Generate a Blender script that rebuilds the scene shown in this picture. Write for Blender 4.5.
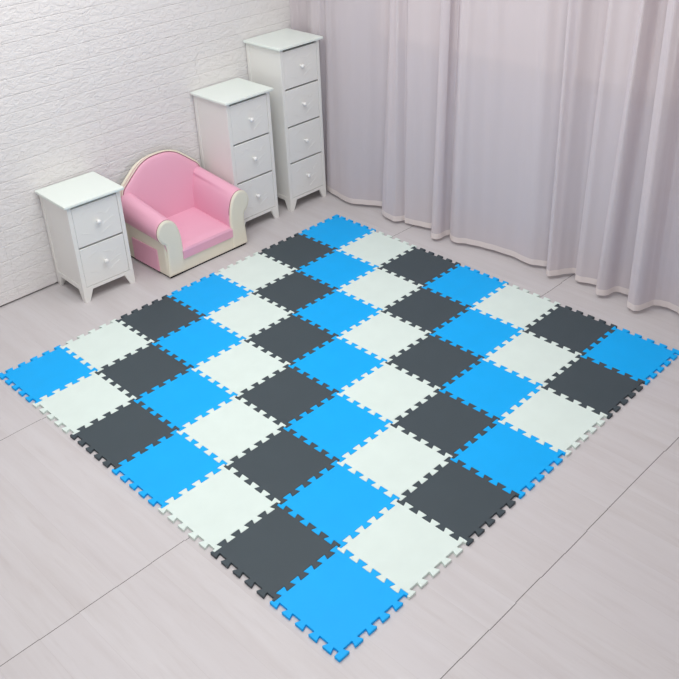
import bpy, bmesh, math, random
from mathutils import Vector, Matrix
from mathutils.geometry import tessellate_polygon
random.seed(7)
SC = bpy.context.scene
for o in list(bpy.data.objects):
    bpy.data.objects.remove(o)
COL = SC.collection

# ------------------------------------------------------------------ camera
CAM_LOC = Vector((-1.160903, -3.367774, 2.269267))
CAM_R = ((0.7029336464, -0.7103038445, -0.0367795783),
         (-0.3777147261, -0.3289794531, -0.8655080041),
         (0.6026739372, 0.6222868856, -0.4995429486))      # rows: right, down, forward
cd = bpy.data.cameras.new('camera')
cam = bpy.data.objects.new('camera', cd); COL.objects.link(cam)
cd.sensor_fit = 'HORIZONTAL'; cd.sensor_width = 36.0
cd.lens = 892.2989 / 679.0 * 36.0
cd.shift_x = -0.00052; cd.shift_y = -0.08562
cd.clip_start = 0.05
r_, d_, f_ = (Vector(v) for v in CAM_R)
m = Matrix.Identity(4)
for i in range(3):
    m[i][0] = r_[i]; m[i][1] = -d_[i]; m[i][2] = -f_[i]; m[i][3] = CAM_LOC[i]
cam.matrix_world = m
SC.camera = cam

# ------------------------------------------------------------------ world, lights, exposure
SC.view_settings.view_transform = 'Standard'
SC.view_settings.look = 'None'
SC.view_settings.gamma = 1.0
SC.view_settings.use_curve_mapping = False
SC.view_settings.exposure = 0.0
w = bpy.data.worlds.new('world'); SC.world = w; w.use_nodes = True
w.node_tree.nodes['Background'].inputs[0].default_value = (0.80, 0.66, 0.64, 1)
w.node_tree.nodes['Background'].inputs[1].default_value = 0.55

def area(name, loc, target, sx, sy, power, color):
    l = bpy.data.lights.new(name, 'AREA'); l.shape = 'RECTANGLE'; l.size = sx; l.size_y = sy
    l.energy = power; l.color = color
    o = bpy.data.objects.new(name, l); COL.objects.link(o); o.location = loc
    o.rotation_euler = (Vector(target) - Vector(loc)).to_track_quat('-Z', 'Y').to_euler()
    return o
area('ceiling_panel_light', (0.6, -1.0, 2.74), (0.6, -1.0, 0), 2.2, 2.0, 58, (0.99, 1.0, 0.985))
area('softbox_light', (-1.7, -3.9, 2.35), (1.5, -0.1, 0.6), 1.6, 1.1, 36, (1.0, 0.99, 0.99))

# ------------------------------------------------------------------ materials
def lin(c):
    return tuple((v/255/12.92 if v/255 <= 0.04045 else ((v/255+0.055)/1.055)**2.4) for v in c) + (1,)
def mat(name, rgb, rough=0.5, spec=0.5, linear=False):
    mt = bpy.data.materials.new(name); mt.use_nodes = True
    b = mt.node_tree.nodes['Principled BSDF']
    b.inputs['Base Color'].default_value = rgb if linear else lin(rgb)
    b.inputs['Roughness'].default_value = rough
    b.inputs['Specular IOR Level'].default_value = spec
    return mt, mt.node_tree, b
def mixrgb(nt, fac, a, b, blend='MIX'):
    n = nt.nodes.new('ShaderNodeMix'); n.data_type = 'RGBA'; n.blend_type = blend
    for s, v in ((n.inputs[0], fac), (n.inputs[6], a), (n.inputs[7], b)):
        if hasattr(v, 'is_output') or hasattr(v, 'links'): nt.links.new(v, s)
        else: s.default_value = v
    return n.outputs[2]
def coords(nt, scale=(1, 1, 1), kind='Object'):
    tc = nt.nodes.new('ShaderNodeTexCoord'); mp = nt.nodes.new('ShaderNodeMapping')
    nt.links.new(tc.outputs[kind], mp.inputs[0]); mp.inputs['Scale'].default_value = scale
    return mp.outputs[0]
def noise(nt, vec, scale, detail=4, rough=0.55, dist=0.0):
    n = nt.nodes.new('ShaderNodeTexNoise'); n.inputs['Scale'].default_value = scale
    n.inputs['Detail'].default_value = detail; n.inputs['Roughness'].default_value = rough
    n.inputs['Distortion'].default_value = dist
    nt.links.new(vec, n.inputs['Vector']); return n.outputs['Fac']
def ramp(nt, src, p0, p1, c0=(0, 0, 0, 1), c1=(1, 1, 1, 1)):
    r = nt.nodes.new('ShaderNodeValToRGB'); r.color_ramp.elements[0].position = p0
    r.color_ramp.elements[1].position = p1; r.color_ramp.elements[0].color = c0
    r.color_ramp.elements[1].color = c1; nt.links.new(src, r.inputs[0]); return r.outputs[0]
def bump(nt, b, src, strength, dist):
    n = nt.nodes.new('ShaderNodeBump'); n.inputs['Strength'].default_value = strength
    n.inputs['Distance'].default_value = dist
    nt.links.new(src, n.inputs['Height']); nt.links.new(n.outputs[0], b.inputs['Normal'])

def foam(name, rgb, rough=0.55):
    mt, nt, b = mat(name, rgb, rough, 0.25)
    v = coords(nt)
    n = noise(nt, v, 900, 2)
    bump(nt, b, n, 0.25, 0.0006)
    n2 = noise(nt, v, 9, 3)
    c = lin(rgb)
    nt.links.new(mixrgb(nt, n2, tuple(x*0.94 for x in c[:3])+(1,), tuple(min(1, x*1.05) for x in c[:3])+(1,)), b.inputs['Base Color'])
    return mt
M = {}
M['blue'] = foam('blue_foam', (0, 171, 246), 0.5)
M['white'] = foam('white_foam', (218, 231, 225), 0.5)
M['grey'] = foam('charcoal_foam', (66, 76, 82), 0.5)

# painted wood with faint brushed grain
mt, nt, b = mat('white_painted_wood', (234, 233, 229), 0.4, 0.4); v = coords(nt, (1, 1, 14))
n = noise(nt, v, 6, 4); bump(nt, b, n, 0.12, 0.002); M['paint'] = mt
mt, nt, b = mat('white_gloss_top', (232, 240, 234), 0.3, 0.5); v = coords(nt)
n = noise(nt, v, 40, 3); bump(nt, b, n, 0.05, 0.001); M['top'] = mt
mt, nt, b = mat('gap_shade_board', (90, 84, 82), 0.8, 0.2); bump(nt, b, noise(nt, coords(nt), 30), 0.1, 0.001); M['gap_shade'] = mt  # shade of the drawer gaps, put into the rail colour
mt, nt, b = mat('white_knob', (240, 240, 238), 0.25, 0.5); bump(nt, b, noise(nt, coords(nt), 30), 0.02, 0.001); M['knob'] = mt
def leather(name, rgb, rough=0.42):
    mt, nt, b = mat(name, rgb, rough, 0.45); v = coords(nt)
    n = nt.nodes.new('ShaderNodeTexVoronoi'); n.inputs['Scale'].default_value = 420
    nt.links.new(v, n.inputs['Vector']); bump(nt, b, n.outputs['Distance'], 0.12, 0.0008)
    return mt
M['pink'] = leather('pink_leatherette', (234, 175, 197))
M['cream'] = leather('cream_leatherette', (233, 228, 210))
M['pipe'] = leather('ivory_piping', (240, 234, 216))
M['seam'] = leather('rose_seam', (150, 92, 106))
M['black'] = mat('black_base', (25, 22, 22), 0.7, 0.2)[0]

# foam brick wall
mt, nt, b = mat('embossed_white_foam_brick', (228, 225, 224), 0.5, 0.35)
v = coords(nt, (1, 1, 2.0))
n1 = noise(nt, v, 24, 3, 0.6, 1.0); r1 = ramp(nt, n1, 0.40, 0.60)
n2 = noise(nt, v, 70, 4, 0.6)
mx = mixrgb(nt, 0.3, r1, n2); bump(nt, b, mx, 0.65, 0.0038); M['brick'] = mt
mt, nt, b = mat('plain_wall_paint', (224, 218, 218), 0.8, 0.2); bump(nt, b, noise(nt, coords(nt), 60), 0.1, 0.001); M['wall'] = mt
mt, nt, b = mat('window_wall_paint', (214, 216, 226), 0.8, 0.2); bump(nt, b, noise(nt, coords(nt), 60), 0.1, 0.001); M['wallw'] = mt
mt, nt, b = mat('ceiling_paint', (235, 235, 235), 0.9, 0.2); bump(nt, b, noise(nt, coords(nt), 60), 0.1, 0.001); M['ceil'] = mt
mt, nt, b = mat('window_frame_white', (215, 212, 210), 0.4, 0.4); bump(nt, b, noise(nt, coords(nt), 40), 0.03, 0.001); M['frame'] = mt
# glass
mt = bpy.data.materials.new('window_glass'); mt.use_nodes = True; nt = mt.node_tree; nt.nodes.clear()
out = nt.nodes.new('ShaderNodeOutputMaterial'); tr = nt.nodes.new('ShaderNodeBsdfTransparent'); gl = nt.nodes.new('ShaderNodeBsdfGlossy')
gl.inputs['Roughness'].default_value = 0.02; mxs = nt.nodes.new('ShaderNodeMixShader'); mxs.inputs[0].default_value = 0.06
nt.links.new(tr.outputs[0], mxs.inputs[1]); nt.links.new(gl.outputs[0], mxs.inputs[2]); nt.links.new(mxs.outputs[0], out.inputs[0]); M['glass'] = mt

# floor: pale wood-look planks 0.1368 x 0.955, grain along y
mt, nt, b = mat('pale_plank_floor', (206, 202, 204), 0.42, 0.4)
N = nt.nodes; L = nt.links
tc = N.new('ShaderNodeTexCoord'); sp = N.new('ShaderNodeSeparateXYZ'); L.new(tc.outputs['Object'], sp.inputs[0])
def mth(op, a, bb=None, c=None):
    n = N.new('ShaderNodeMath'); n.operation = op
    for i, v_ in enumerate((a, bb, c)):
        if v_ is None: continue
        if isinstance(v_, (int, float)): n.inputs[i].default_value = v_
        else: L.new(v_, n.inputs[i])
    return n.outputs[0]
px = mth('DIVIDE', mth('ADD', sp.outputs[0], 0.304 + 13.68), 0.1368)
py0 = mth('DIVIDE', mth('ADD', sp.outputs[1], 0.412 + 9.74), 0.974)
ix = mth('FLOOR', px)
wn = N.new('ShaderNodeTexWhiteNoise'); wn.noise_dimensions = '1D'; L.new(ix, wn.inputs['W'])
py = mth('ADD', py0, mth('MULTIPLY', mth('SUBTRACT', wn.outputs['Value'], 0.5), 0.004))
iy = mth('FLOOR', py)
cmb = N.new('ShaderNodeCombineXYZ'); L.new(ix, cmb.inputs[0]); L.new(iy, cmb.inputs[1])
wn2 = N.new('ShaderNodeTexWhiteNoise'); wn2.noise_dimensions = '3D'; L.new(cmb.outputs[0], wn2.inputs['Vector'])
# grain
sc2 = N.new('ShaderNodeVectorMath'); sc2.operation = 'MULTIPLY'; L.new(tc.outputs['Object'], sc2.inputs[0]); sc2.inputs[1].default_value = (11, 0.9, 1)
off = N.new('ShaderNodeVectorMath'); off.operation = 'ADD'; L.new(sc2.outputs[0], off.inputs[0])
sc3 = N.new('ShaderNodeVectorMath'); sc3.operation = 'SCALE'; L.new(wn2.outputs['Color'], sc3.inputs[0]); sc3.inputs['Scale'].default_value = 30
L.new(sc3.outputs[0], off.inputs[1])
g1 = noise(nt, off.outputs[0], 1.3, 6, 0.6, 0.5)
g2 = noise(nt, off.outputs[0], 5.0, 5, 0.65, 0.2)
ca = mixrgb(nt, ramp(nt, g1, 0.3, 0.7), lin((194, 188, 188)), lin((204, 200, 201)))
cb = mixrgb(nt, mth('MULTIPLY', ramp(nt, g2, 0.52, 0.75), 0.35), ca, lin((182, 173, 171)))
cc = mixrgb(nt, mth('MULTIPLY', wn2.outputs['Value'], 0.35), cb, lin((200, 195, 198)))
# grooves
fx = mth('ABSOLUTE', mth('SUBTRACT', mth('FRACT', mth('ADD', px, 0.5)), 0.5))
fy = mth('ABSOLUTE', mth('SUBTRACT', mth('FRACT', mth('ADD', py, 0.5)), 0.5))
gx = mth('LESS_THAN', fx, 0.0035)
gy = mth('LESS_THAN', fy, 0.00115)
cdn = mixrgb(nt, mth('MULTIPLY', gx, 0.22), cc, lin((150, 138, 136)))
ce = mixrgb(nt, mth('MULTIPLY', gy, 0.95), cdn, lin((52, 44, 42)))
L.new(ce, b.inputs['Base Color'])
hgt = mth('SUBTRACT', mth('MULTIPLY', g2, 0.15), mth('ADD', gx, gy))
bump(nt, b, hgt, 0.25, 0.001)
M['floor'] = mt

# sheer curtain cloth
def sheer(name, rgb, trans):
    mt = bpy.data.materials.new(name); mt.use_nodes = True; nt = mt.node_tree; nt.nodes.clear()
    N = nt.nodes; L = nt.links
    out = N.new('ShaderNodeOutputMaterial'); tr = N.new('ShaderNodeBsdfTransparent')
    df = N.new('ShaderNodeBsdfDiffuse'); tl = N.new('ShaderNodeBsdfTranslucent')
    df.inputs[0].default_value = lin(rgb); tl.inputs[0].default_value = lin(rgb)
    m1 = N.new('ShaderNodeMixShader'); m1.inputs[0].default_value = 0.18
    L.new(df.outputs[0], m1.inputs[1]); L.new(tl.outputs[0], m1.inputs[2])
    m2 = N.new('ShaderNodeMixShader')
    # threads look denser at grazing angles
    lw = N.new('ShaderNodeLayerWeight'); lw.inputs['Blend'].default_value = 0.45
    mr = N.new('ShaderNodeMapRange'); L.new(lw.outputs['Facing'], mr.inputs['Value'])
    mr.inputs['To Min'].default_value = 1 - trans; mr.inputs['To Max'].default_value = 1.0
    L.new(mr.outputs[0], m2.inputs[0])
    L.new(tr.outputs[0], m2.inputs[1]); L.new(m1.outputs[0], m2.inputs[2]); L.new(m2.outputs[0], out.inputs[0])
    tc = N.new('ShaderNodeTexCoord'); mp = N.new('ShaderNodeMapping'); L.new(tc.outputs['Object'], mp.inputs[0]); mp.inputs['Scale'].default_value = (25, 25, .8)
    n = noise(nt, mp.outputs[0], 3, 3); bp = N.new('ShaderNodeBump'); bp.inputs['Strength'].default_value = 0.25; bp.inputs['Distance'].default_value = 0.002
    L.new(n, bp.inputs['Height']); L.new(bp.outputs[0], df.inputs['Normal'])
    return mt
M['sheer'] = sheer('sheer_lilac_cloth', (227, 219, 223), 0.24)
M['hem'] = sheer('sheer_hem_cloth', (236, 228, 226), 0.05)

# ------------------------------------------------------------------ helpers
def link(name, bm, mt, parent=None, smooth=False):
    bmesh.ops.recalc_face_normals(bm, faces=bm.faces)
    me = bpy.data.meshes.new(name); bm.to_mesh(me); bm.free()
    if smooth:
        for p in me.polygons: p.use_smooth = True
    me.materials.append(mt)
    o = bpy.data.objects.new(name, me); COL.objects.link(o)
    if parent: o.parent = parent
    return o
def tag(o, label=None, cat=None, group=None, kind=None):
    for k, v_ in (('label', label), ('category', cat), ('group', group), ('kind', kind)):
        if v_: o[k] = v_
    return o
def empty(name, loc, rz=0, **kw):
    o = bpy.data.objects.new(name, None); COL.objects.link(o); o.location = loc; o.rotation_euler = (0, 0, rz)
    o.empty_display_size = 0.05
    return tag(o, **kw)
def box(bm, x0, x1, y0, y1, z0, z1, bev=0.0):
    r = bmesh.ops.create_cube(bm, size=1.0)
    vs = r['verts']
    for v_ in vs:
        v_.co = Vector(((x0+x1)/2 + v_.co.x*(x1-x0), (y0+y1)/2 + v_.co.y*(y1-y0), (z0+z1)/2 + v_.co.z*(z1-z0)))
    if bev:
        es = list({e for v_ in vs for e in v_.link_edges})
        bmesh.ops.bevel(bm, geom=es, offset=bev, segments=2, affect='EDGES', profile=0.6)
def prism(bm, pts, axis, a, c):
    """extrude the 2-D outline pts; axis 'y': pts are (x,z) from y=a to y=c; 'x': (y,z); 'z': (x,y)"""
    def P(p, t):
        return (p[0], t, p[1]) if axis == 'y' else (t, p[0], p[1]) if axis == 'x' else (p[0], p[1], t)
    A = [bm.verts.new(P(p, a)) for p in pts]; B = [bm.verts.new(P(p, c)) for p in pts]
    n = len(pts); bm.faces.new(A); bm.faces.new(B[::-1])
    for i in range(n): bm.faces.new((A[i], B[i], B[(i+1) % n], A[(i+1) % n]))
def lathe(bm, prof, seg=20, mtx=Matrix.Identity(4)):
    rings = []
    for r0, z0 in prof:
        rings.append([bm.verts.new(mtx @ Vector((r0*math.cos(2*math.pi*i/seg), r0*math.sin(2*math.pi*i/seg), z0))) for i in range(seg)])
    for a, c in zip(rings, rings[1:]):
        for i in range(seg): bm.faces.new((a[i], a[(i+1) % seg], c[(i+1) % seg], c[i]))
    bm.faces.new(rings[0][::-1]); bm.faces.new(rings[-1])
def tube(bm, pts, r, seg=8, closed=False):
    pts = [Vector(p) for p in pts]; rings = []; n = len(pts)
    up = Vector((0.13, 0.9, 0.31)).normalized()
    for i, p in enumerate(pts):
        a = pts[(i-1) % n] if closed or i > 0 else p; c = pts[(i+1) % n] if closed or i < n-1 else p
        t = (c-a).normalized(); s = t.cross(up)
        if s.length < 1e-4: s = t.cross(Vector((1, 0, 0)))
        s.normalize(); q = t.cross(s)
        rings.append([bm.verts.new(p + r*(math.cos(2*math.pi*k/seg)*s + math.sin(2*math.pi*k/seg)*q)) for k in range(seg)])
    for i in range(n if closed else n-1):
        a, c = rings[i], rings[(i+1) % n]
        for k in range(seg): bm.faces.new((a[k], a[(k+1) % seg], c[(k+1) % seg], c[k]))
    if not closed: bm.faces.new(rings[0][::-1]); bm.faces.new(rings[-1])
def spline(pts, per=6, closed=False):
    out = []; n = len(pts); P = [Vector(p) for p in pts]
    rng = range(n) if closed else range(n-1)
    for i in rng:
        p0 = P[(i-1) % n] if closed or i > 0 else P[i]; p1 = P[i]; p2 = P[(i+1) % n]; p3 = P[(i+2) % n] if closed or i < n-2 else p2
        for k in range(per):
            t = k/per
            out.append(0.5*((2*p1) + (p2-p0)*t + (2*p0-5*p1+4*p2-p3)*t*t + (3*p1-p0-3*p2+p3)*t**3))
    if not closed: out.append(P[-1])
    return out

# ------------------------------------------------------------------ the room
X0, X1, Y0, Y1, H = -2.6, 2.66, -4.7, 0.60, 2.80
def struct(name, bm, mt, **kw):
    return tag(link(name, bm, mt), kind='structure', **kw)
bm = bmesh.new(); box(bm, X0-.1, X1+.1, Y0-.1, Y1+.1, -.05, 0); struct('floor', bm, M['floor'], label='pale grey-pink wood-look plank floor', cat='floor')
bm = bmesh.new(); box(bm, X0-.1, X1+.1, Y0-.1, Y1+.1, H, H+.05); struct('ceiling', bm, M['ceil'], label='plain white ceiling', cat='ceiling')
bm = bmesh.new(); box(bm, X0-.1, X1+.1, Y1, Y1+.1, 0, H); struct('wall_back', bm, M['wall'], label='plain wall behind the white brick panelling', cat='wall')
bm = bmesh.new(); box(bm, X0-.1, X0, Y0, Y1, 0, H); struct('wall_left', bm, M['wall'], label='plain left wall', cat='wall')
bm = bmesh.new(); box(bm, X0-.1, X1+.1, Y0-.1, Y0, 0, H); struct('wall_front', bm, M['wall'], label='plain wall behind the viewer', cat='wall')
# window wall
WY0, WY1, WZ0, WZ1 = -3.6, 0.25, 0.84, 2.3
bm = bmesh.new()
box(bm, X1, X1+.1, Y0, Y1, 0, WZ0); box(bm, X1, X1+.1, Y0, Y1, WZ1, H)
box(bm, X1, X1+.1, Y0, WY0, WZ0, WZ1); box(bm, X1, X1+.1, WY1, Y1, WZ0, WZ1)
struct('wall_right', bm, M['wallw'], label='pale wall with the window behind the curtain', cat='wall')
we = empty('window_1', (X1+.05, (WY0+WY1)/2, WZ0), label='wide window behind the sheer curtain', cat='window', kind='structure')
yc = (WY0+WY1)/2
bm = bmesh.new()
hw = (WY1-WY0)/2; hh = WZ1-WZ0
box(bm, -.03, .03, -hw, hw, 0, .05, .003); box(bm, -.03, .03, -hw, hw, hh-.05, hh, .003)
for k in (-1, -.33, .33, 1):
    c = k*(hw-.025); box(bm, -.03, .03, c-.025, c+.025, .05, hh-.05, .003)
link('window_frame', bm, M['frame'], we)
bm = bmesh.new(); box(bm, -.003, .003, -hw+.03, hw-.03, .03, hh-.03); link('window_pane', bm, M['glass'], we)

# embossed foam brick covering on the back wall
BZ, BP = 1.322, 0.0781
bm = bmesh.new()
box(bm, X0+.002, 2.60, 0.5545, 0.5995, 0.009, H-.004)
k0 = -17
for k in range(k0, 40):
    z0 = BZ + k*BP; z1 = z0 + BP
    if z1 < 0.02 or z0 > H-.02: continue
    z0 = max(z0, 0.009); z1 = min(z1, H-.004)
    st = 0.006 if k % 2 else -0.006
    x = 1.004 - 0.625*6 + st
    zc, hz = (z0+z1)/2, (z1-z0)/2
    pr = [(.5555, zc-hz+.0002), (.5508, zc-hz+.0003), (.5494, zc-hz+.0014), (.5487, zc-hz+.0035), (.5487, zc+hz-.0035), (.5494, zc+hz-.0014), (.5508, zc+hz-.0003), (.5555, zc+hz-.0002)]
    while x < 2.60:
        a = max(x, X0+.002); c = min(x+.625, 2.60)
        if c - a > .02: prism(bm, pr, 'x', a+.0003, c-.0003)
        x += .625
struct('trim_1', bm, M['brick'], label='white embossed foam brick covering on the back wall', cat='wall covering')

# ------------------------------------------------------------------ curtain
prof = [  # (y, x) at the hem, dy at the top
 (0.512, 2.300, 0), (0.49, 2.335, 0), (0.455, 2.350, -.01), (0.425, 2.345, -.04), (0.41, 2.305, -.05), (0.385, 2.290, -.05), (0.345, 2.295, -.055), (0.322, 2.308, -.06), (0.306, 2.325, -.06), (0.292, 2.305, -.06), (0.270, 2.285, -.055), (0.235, 2.272, -.03),
 (0.14, 2.252, 0), (0.03, 2.235, -.02), (-.06, 2.275, -.05), (-.13, 2.315, -.06), (-.19, 2.338, -.06), (-.215, 2.325, -.06), (-.205, 2.275, -.06), (-.222, 2.247, -.06), (-.26, 2.232, -.04),
 (-.335, 2.222, -.01), (-.362, 2.250, 0), (-.375, 2.272, 0), (-.395, 2.250, 0), (-.46, 2.262, .0), (-.54, 2.284, .0), (-.60, 2.305, -.01), (-.618, 2.285, -.01),
 (-.605, 2.225, -.01), (-.63, 2.198, -.01), (-.66, 2.218, -.01), (-.662, 2.265, 0), (-.675, 2.295, 0), (-.70, 2.262, 0), (-.75, 2.242, 0), (-.80, 2.268, .01), (-.88, 2.290, .01),
 (-.97, 2.305, .02), (-1.08, 2.312, .02), (-1.17, 2.30, .03), (-1.235, 2.325, .03), (-1.30, 2.362, .03), (-1.312, 2.335, .03), (-1.292, 2.285, .03), (-1.318, 2.258, .03), (-1.345, 2.29, .02),
 (-1.375, 2.34, .01), (-1.405, 2.368, 0), (-1.425, 2.352, 0), (-1.437, 2.315, 0), (-1.47, 2.312, 0), (-1.53, 2.335, -.01), (-1.562, 2.325, -.02), (-1.572, 2.278, -.02), (-1.60, 2.258, -.02), (-1.632, 2.285, 0), (-1.645, 2.340, .0),
 (-1.70, 2.352, .02), (-1.748, 2.348, .03), (-1.758, 2.31, .03), (-1.745, 2.268, .03), (-1.775, 2.243, .03), (-1.808, 2.248, .03), (-1.826, 2.295, .03), (-1.840, 2.342, .03), (-1.868, 2.360, .03), (-1.91, 2.366, .03), (-1.965, 2.348, .03)]
y = -2.03; k = 0
while y > -4.5:
    prof.append((y, (2.27, 2.34)[k % 2] + random.uniform(-.012, .012), .06)); y -= random.uniform(.05, .10); k += 1
dense = spline([(p[0], p[1], p[2]) for p in prof], 7)
ZT = 2.64
def yo(y): return .022*min(1, max(0, (y+1.3)/1.2)) + (.012 if y > .4 else 0)
def curtain_mesh(z0, z1, nz, thick=0.0):
    bm = bmesh.new(); rows = []
    for j in range(nz+1):
        z = z0 + (z1-z0)*j/nz; t = max(0, (z-.02)/1.3)
        row = []
        for i, p in enumerate(dense):
            xm = 2.295
            amp = 1.0 - 0.18*min(t, 1.3)
            xx = xm + (p.y-xm)*amp + .004*math.sin(i*.61+z*2.1)*min(1, t)
            xx += .0016*math.sin(i*.93 + .4*z)          # fine pleats
            if p.x > 0.40: xx -= 0.0
            row.append(bm.verts.new((xx - thick + .02, min(.546, p.x + yo(p.x) + (p.z - (.017 if p.x < .4 else 0))*t), z)))
        rows.append(row)
    for a, c in zip(rows, rows[1:]):
        for i in range(len(a)-1): bm.faces.new((a[i], a[i+1], c[i+1], c[i]))
    return bm
root = empty('sheer_curtain', (2.3, -1.5, 0), label='long pale lilac sheer curtain hanging in folds along the right side', cat='curtain')
def shift(bm): bmesh.ops.translate(bm, verts=bm.verts, vec=-Vector(root.location)); return bm
link('curtain_cloth', shift(curtain_mesh(.052, ZT, 24)), M['sheer'], root, smooth=True)
link('hem', shift(curtain_mesh(.020, .052, 2)), M['hem'], root, smooth=True)
bm = bmesh.new(); tube(bm, [(2.30, .5, ZT+.02), (2.30, -4.6, ZT+.02)], .014, 12); box(bm, 2.29, 2.31, -1.0, -.98, ZT+.03, H); box(bm, 2.29, 2.31, -3.2, -3.18, ZT+.03, H); box(bm, 2.29, 2.31, .40, .42, ZT+.03, H)
link('curtain_rail', shift(bm), M['frame'], root)

# ------------------------------------------------------------------ puzzle mat tiles
T, PI5, HH, DV, TH = 0.3, 0.06, 0.0105, 0.0042, 0.0105
def edge_pts(full_start):
    """outline of the bottom edge (u along, v outward) from corner to corner"""
    pts = []
    if full_start:
        pts += [(-HH, -HH-.002), (-HH, HH)]         # knob on a free corner of the mat
    else:
        pts += [(0, 0), (0, HH)]
    for k in range(5):
        a = k*PI5 + PI5/2; c = (k+1)*PI5
        pts += [(a+DV, HH), (a-DV, -HH)]
        if k < 4: pts += [(c+DV, -HH), (c-DV, HH)]
    return pts
def tile_outline(corner):
    pts = []
    org = [(0, -T), (T, -T), (T, 0), (0, 0)]; di = [(1, 0), (0, 1), (-1, 0), (0, -1)]
    for e in range(4):
        full = e == corner; nxt_full = (e+1) % 4 == corner
        ox, oy = org[e]; dx, dy = di[e]; nx, ny = dy, -dx
        ep = edge_pts(full)
        ep.append((T - HH - (0 if nxt_full else 0), -HH) if nxt_full else (T, -HH))
        if nxt_full: ep[-1] = (T-.0128, -HH)
        for u, v_ in ep: pts.append((ox+dx*u+nx*v_, oy+dy*u+ny*v_))
    # drop duplicate / collinear points
    out = []
    for p in pts:
        if not out or (Vector(p)-Vector(out[-1])).length > 1e-5: out.append(p)
    return out
def offset_round(pts, gap=.00035, r=.0032):
    n = len(pts); P = [Vector(p) for p in pts]; off = []
    for i in range(n):
        a, b_, c = P[i-1], P[i], P[(i+1) % n]
        d1 = (b_-a).normalized(); d2 = (c-b_).normalized()
        n1 = Vector((-d1.y, d1.x)); n2 = Vector((-d2.y, d2.x)); nn = n1+n2
        if nn.length < 1e-6: off.append(b_); continue
        nn.normalize(); off.append(b_ + nn*gap/max(.3, nn.dot(n1)))
    out = []
    for i in range(n):
        a, b_, c = off[i-1], off[i], off[(i+1) % n]
        r1 = min(r, (b_-a).length*.42); r2 = min(r, (c-b_).length*.42)
        p1 = b_+(a-b_).normalized()*r1; p2 = b_+(c-b_).normalized()*r2
        d1 = (b_-a).normalized(); d2 = (c-b_).normalized()
        if abs(d1.cross(d2)) < .05: out.append(b_); continue
        out += [p1, .25*p1+.5*b_+.25*p2, p2]
    return out
tile_me = {}
def tile_mesh(colr, corner):
    key = (colr, corner)
    if key in tile_me: return tile_me[key]
    o2 = offset_round(tile_outline(corner))
    bm = bmesh.new(); n = len(o2)
    ins = []
    for i in range(n):
        a, b_, c = o2[i-1], o2[i], o2[(i+1) % n]; t = (c-a).normalized(); ins.append(b_ + Vector((-t.y, t.x))*.0007)
    V0 = [bm.verts.new((p.x, p.y, 0)) for p in o2]; V1 = [bm.verts.new((p.x, p.y, TH-.0008)) for p in o2]; V2 = [bm.verts.new((p.x, p.y, TH)) for p in ins]
    for A, B in ((V0, V1), (V1, V2)):
        for i in range(n): bm.faces.new((A[i], A[(i+1) % n], B[(i+1) % n], B[i]))
    for V, P_ in ((V0, o2), (V2, ins)):
        for tri in tessellate_polygon([[Vector((p.x, p.y, 0)) for p in P_]]):
            vs = [V[i] for i in tri]
            ar = (vs[1].co-vs[0].co).cross(vs[2].co-vs[0].co).z
            if abs(ar) < 1e-12: continue
            if (ar > 0) != (V is V2): vs.reverse()
            try: bm.faces.new(vs)
            except ValueError: pass
    me = bpy.data.meshes.new('foam_tile'); bm.to_mesh(me); bm.free(); me.materials.append(M[colr]); tile_me[key] = me
    return me
ORD = ['first', 'second', 'third', 'fourth', 'fifth', 'sixth', 'seventh']
CN = {'blue': 'bright blue', 'white': 'white', 'grey': 'charcoal grey'}
for a in range(7):
    for b_ in range(7):
        colr = ('blue', 'white', 'grey')[(a+b_) % 3]
        corner = {(0, 6): 0, (6, 6): 1, (6, 0): 2, (0, 0): 3}.get((a, b_))
        o = bpy.data.objects.new('foam_tile', tile_mesh(colr, corner)); COL.objects.link(o)
        o.location = (a*T, -b_*T, 0)
        if corner == 0: lb = 'bright blue foam puzzle tile at the corner of the mat nearest the viewer'
        elif corner == 1: lb = 'bright blue foam puzzle tile at the right-hand corner of the mat by the curtain'
        elif corner == 2: lb = 'bright blue foam puzzle tile at the far corner of the mat near the tall cabinet'
        elif corner == 3: lb = 'bright blue foam puzzle tile at the far left corner of the mat'
        else:
            cx = 'leftmost' if a == 0 else 'last one by the curtain' if a == 6 else ORD[a] + ' from the left'
            ry = 'row nearest the brick wall' if b_ == 0 else 'row farthest from the brick wall' if b_ == 6 else ORD[b_] + ' row from the brick wall'
            lb = f'{CN[colr]} foam tile, {cx} in the {ry}'.replace('last one by the curtain in the row', 'at the curtain end of the row').replace('last one by the curtain in the', 'at the curtain end of the')
        tag(o, lb, 'foam tile', 'interlocking foam tiles of the floor mat')

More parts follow.
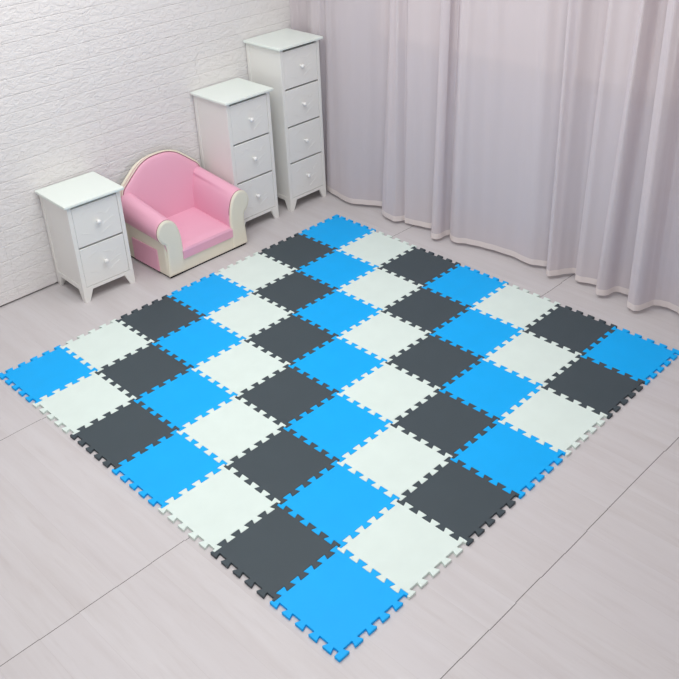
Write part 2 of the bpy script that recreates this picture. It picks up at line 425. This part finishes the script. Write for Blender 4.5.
# ------------------------------------------------------------------ cabinets
def cabinet(loc, yaw, w, d, h, n, label):
    root = empty('drawer_cabinet', loc, yaw, label=label, cat='cabinet', group='white drawer cabinets along the brick wall')
    ht = .015; hb = h-ht; pw = .021; za = .060; zr = .078; ov = .018
    # legs: corner posts ending in tapered bracket feet
    for sx in (0, 1):
        for sy in (0, 1):
            bm = bmesh.new()
            fx = (lambda u: u) if sx == 0 else (lambda u: w-u)
            fy = (lambda u: u) if sy == 0 else (lambda u: d-u)
            def bx(x0, x1, y0, y1, z0, z1, bv=0.0):
                xa, xb = sorted((fx(x0), fx(x1))); ya, yb = sorted((fy(y0), fy(y1))); box(bm, xa, xb, ya, yb, z0, z1, bv)
            bx(0, pw, 0, pw, zr, hb, .0012)
            pf = [(0, 0), (.027, 0), (.052, za), (.052, zr), (0, zr)]
            ya, yb = sorted((fy(0), fy(.014))); prism(bm, [(fx(u), z) for u, z in pf], 'y', ya, yb)
            xa, xb = sorted((fx(0), fx(.014)))
            prism(bm, [(fy(.014), 0), (fy(.027), 0), (fy(.048), za), (fy(.048), zr), (fy(.014), zr)], 'x', xa, xb)
            link('leg', bm, M['paint'], root)
    bm = bmesh.new()
    box(bm, .004, .016, pw, d-pw, zr, hb-.012)                # recessed side panels
    box(bm, w-.016, w-.004, pw, d-pw, zr, hb-.012)
    for xa, xb in ((.001, .016), (w-.016, w-.001)):           # side rails
        box(bm, xa, xb, .048, d-.048, za, zr, .001); box(bm, xa, xb, pw, d-pw, hb-.024, hb, .001)
        box(bm, xa, xb, pw, d-pw, zr, zr+.006, .001)
    box(bm, .052, w-.052, .001, .014, za, zr, .001)           # front apron
    box(bm, .052, w-.052, d-.014, d-.001, za, zr, .001)
    box(bm, pw, w-pw, d-.010, d-.004, zr, hb)                 # back panel
    box(bm, .016, w-.016, .014, d-.010, zr-.004, zr)          # bottom board
    link('cabinet_body', bm, M['paint'], root)
    bm = bmesh.new(); box(bm, -ov, w+ov, -ov, d, hb, h, .005); link('cabinet_top', bm, M['top'], root, smooth=False)
    z0 = zr + .002; z1 = hb - .006; ph = (z1-z0)/n
    for k in range(n):
        a = z0 + k*ph; c = a + ph - .009
        bm = bmesh.new()
        box(bm, pw+.0015, w-pw-.0015, .001, .016, a, c, .002)
        box(bm, pw+.006, w-pw-.006, .016, d-.02, a+.01, c-.012)
        # thin sketched leaf strokes carved in the front
        mw = w/2; mh = (a+c)/2
        rr = random.Random(k*7+n)
        for (ux, uz, vx, vz) in ((-.09, -.035, -.035, -.058), (.0, .045, .05, .028), (.05, .028, .085, .05), (-.08, .05, -.03, .07), (.02, -.06, .08, -.03), (.03, -.02, .09, .0)):
            j = rr.uniform(-.006, .006); s = ph/.21
            p = [(mw+ux+(vx-ux)*t, .0006, mh+(uz+(vz-uz)*t + .004*math.sin(t*3.1)+j)*s) for t in (0, .25, .5, .75, 1)]
            tube(bm, p, .0012, 5)
        dr = link('drawer', bm, M['paint'], root)
        bm = bmesh.new(); K = Matrix.Translation((w/2, .002, mh+.004)) @ Matrix.Rotation(math.pi/2, 4, 'X')
        lathe(bm, [(.0065, 0), (.0055, .004), (.005, .009), (.0092, .013), (.0118, .018), (.0106, .0235), (.0065, .0268), (.001, .0277)], 20, K)
        link('knob', bm, M['knob'], dr, smooth=True)
    for k in range(1, n+1):                                    # rails between the drawers, set back
        bm = bmesh.new(); zc = z0 + k*ph - .0035
        box(bm, .016, w-.016, .018, .03, zc-.004, min(zc+.004, hb-.0005))
        link('drawer_rail', bm, M['gap_shade'], root)
    return root
cabinet((0.589, 0.264, 0), math.radians(-1.8), .288, .278, .535, 2, 'short white two-drawer cabinet, leftmost, standing left of the pink armchair')
cabinet((1.578, 0.257, 0), 0, .299, .286, .776, 3, 'medium-height white three-drawer cabinet, the middle-sized one beside the pink armchair')
cabinet((1.973, 0.257, 0), 0, .293, .286, .973, 4, 'tallest white cabinet with four drawers, in the corner by the curtain')

# ------------------------------------------------------------------ pink armchair
AX, AY = 1.274, 0.135
ch = empty('kids_armchair', (AX, AY, 0), label='small pink and cream upholstered armchair between the white cabinets', cat='armchair')
D = 0.385                                                       # depth
bm = bmesh.new(); box(bm, -.250, .250, .008, D-.01, 0, .010); link('base_board', bm, M['black'], ch)
ch.scale = (1.013, 1.013, 1.013)
# cream lower shell: front rail, sides, back
bm = bmesh.new()
box(bm, -.2555, .2555, .004, .10, .0085, .082, .006)
for s in (-1, 1):
    xa, xb = sorted((s*.19, s*.258)); box(bm, xa, xb, .012, D-.02, .009, .225, .010)
box(bm, -.2565, .2565, D-.05, D, .0087, .26, .010)
link('shell', bm, M['cream'], ch, smooth=False)
# seat cushion
bm = bmesh.new()
nx, ny = 22, 20; sx_, y0_, y1_ = .163, -.004, .315
def seat_z(u, v_):
    e = max(0, min(1, (1-abs(u))*7))
    return .130 + .006*math.sqrt(e) + .024*v_ + .006*min(1, v_*8)
g = [[bm.verts.new((u*sx_, y0_+.005+(y1_-y0_-.005)*v_, seat_z(u, v_))) for u in [(-1+2*i/nx) for i in range(nx+1)]] for v_ in [j/ny for j in range(ny+1)]]
for j in range(ny):
    for i in range(nx): bm.faces.new((g[j][i], g[j][i+1], g[j+1][i+1], g[j+1][i]))
low = [bm.verts.new((-sx_+2*sx_*i/nx, y0_+.001, .081)) for i in range(nx+1)]
mid = [bm.verts.new((-sx_+2*sx_*i/nx, y0_, .125)) for i in range(nx+1)]
for A, B in ((low, mid), (mid, g[0])):
    for i in range(nx): bm.faces.new((A[i], A[i+1], B[i+1], B[i]))
bk = [bm.verts.new((-sx_+2*sx_*i/nx, y1_, .084)) for i in range(nx+1)]
for i in range(nx): bm.faces.new((g[-1][i], g[-1][i+1], bk[i+1], bk[i])); bm.faces.new((low[i+1], low[i], bk[i], bk[i+1]))
lv = [low[0], mid[0]] + [g[j][0] for j in range(ny+1)] + [bk[0]]; bm.faces.new(lv)
rv = [low[-1], mid[-1]] + [g[j][-1] for j in range(ny+1)] + [bk[-1]]; bm.faces.new(rv[::-1])
link('seat_cushion', bm, M['pink'], ch)
# arms
roll = [(.160, .085), (.160, .15), (.162, .205), (.170, .250), (.185, .288), (.207, .313), (.236, .323), (.265, .314), (.285, .291), (.293, .262), (.287, .232), (.272, .210), (.258, .198)]
def arm(s):
    pr_ = spline([(p[0], p[1], 0) for p in roll], 4)
    pr_ += [Vector((.250, .15, 0)), Vector((.240, .085, 0))]
    ys = [.012, .03, .08, .14, .20, .26, .32, D-.045, D-.03]
    bm = bmesh.new(); rings = []
    for y_ in ys:
        t = y_/D; up = 1 + .12*t*t*1.6
        ring = []
        for p in pr_:
            z = p.y
            if z > .19: z = .19 + (z-.19)*(1+.42*t)
            x = p.x - (.012*t if p.x > .2 else 0)
            ring.append(bm.verts.new((s*x, y_, z)))
        rings.append(ring)
    n = len(pr_)
    for A, B in zip(rings, rings[1:]):
        for i in range(n): bm.faces.new((A[i], A[(i+1) % n], B[(i+1) % n], B[i]))
    bm.faces.new(rings[0]); bm.faces.new(rings[-1][::-1])
    a = link('armrest', bm, M['pink'], ch, smooth=True)
    # cream front panel, slightly padded
    fp = spline([(.160, .080, 0)] + [(p[0], p[1], 0) for p in roll[1:]] + [(.252, .185, 0), (.249, .160, 0), (.252, .10, 0), (.257, .012, 0)], 4)
    fp = fp + [Vector((.160, .012, 0))]
    bm = bmesh.new(); cx = sum(p.x for p in fp)/len(fp)
    def ins(d_, y_):
        n = len(fp); out = []
        for i in range(n):
            t = (fp[(i+1) % n]-fp[i-1]).normalized(); nn = Vector((t.y, -t.x, 0))   # outline runs clockwise seen from the front
            q = fp[i] + nn*d_; out.append(bm.verts.new((s*q.x, y_, q.y)))
        return out
    R = [ins(0, .014), ins(0, .003), ins(.0035, -.001), ins(.010, -.003)]
    n = len(fp)
    for A, B in zip(R, R[1:]):
        for i in range(n): bm.faces.new((A[i], A[(i+1) % n], B[(i+1) % n], B[i]))
    bm.faces.new(R[-1]); bm.faces.new(R[0][::-1])
    pnl = link('front_panel', bm, M['cream'], a)
    bm = bmesh.new(); k = len(fp) - 6
    tube(bm, [(s*(p.x), .003, p.y) for p in fp[2:-1]], .0022, 8); link('piping', bm, M['pipe'], a, smooth=True)
    bm = bmesh.new(); tube(bm, [(s*p.x, .0125, p.y) for p in fp[1:-1] if p.y > .2], .0021, 6); link('seam', bm, M['seam'], a, smooth=True)
    # side pocket on the lower flank
    bm = bmesh.new()
    xa, xb = sorted((s*.2575, s*.263)); box(bm, xa, xb, .085, D-.075, .016, .142, .0025)
    link('side_pocket', bm, M['pink'], ch)
    return a
arm(-1); arm(1)
# backrest: camel-backed pink pad with a cream shell and piping
half = [(0, .512), (.06, .507), (.115, .486), (.160, .453), (.202, .418), (.238, .384), (.252, .340), (.248, .290), (.246, .22), (.244, .10)]
left = [(-x, z) for x, z in half[::-1]]
sil = spline([(x, z, 0) for x, z in left + half[1:]], 5)
def lean(z): return max(0, z-.14)*.10
def pad(outline, yf, bulge, yb, grow=0.0, c=(0, .30), gx=0.0):
    bm = bmesh.new(); rings = []
    n = len(outline)
    def P(p, s_, y_):
        x = c[0]+(p.x-c[0])*s_ + gx*max(-1, min(1, p.x/.12))*s_; z = c[1]+(p.y-c[1])*s_
        return bm.verts.new((x, y_+lean(z), z))
    rings.append([P(p, 1+grow, yb) for p in outline])
    for s_, k in ((1+grow, 0), (.985+grow, .35), (.95+grow, .6), (.88, .78), (.7, .92), (.4, 1), (.15, 1)):
        rings.append([P(p, s_, yf + .012 - (bulge+.012)*k) for p in outline])
    for A, B in zip(rings, rings[1:]):
        for i in range(n): bm.faces.new((A[i], A[(i+1) % n], B[(i+1) % n], B[i]))
    bm.faces.new(rings[-1]); bm.faces.new(rings[0][::-1])
    return bm
YF = .315
br = link('backrest', pad(sil, YF, .004, YF+.03), M['pink'], ch, smooth=True)
bm = pad(sil, YF+.026, 0, D-.036, .008, gx=.017)
link('backrest_shell', bm, M['cream'], br, smooth=True)
bm = bmesh.new(); tube(bm, [(p.x*1.008, YF+.016+lean(p.y), p.y*1.0+.003) for p in sil[4:-4]], .0028, 8); link('piping', bm, M['pipe'], br, smooth=True)
bm = bmesh.new(); tube(bm, [(p.x*1.0, YF+.0095+lean(p.y), p.y+.0008) for p in sil[4:-4]], .0016, 6); link('seam', bm, M['seam'], br, smooth=True)
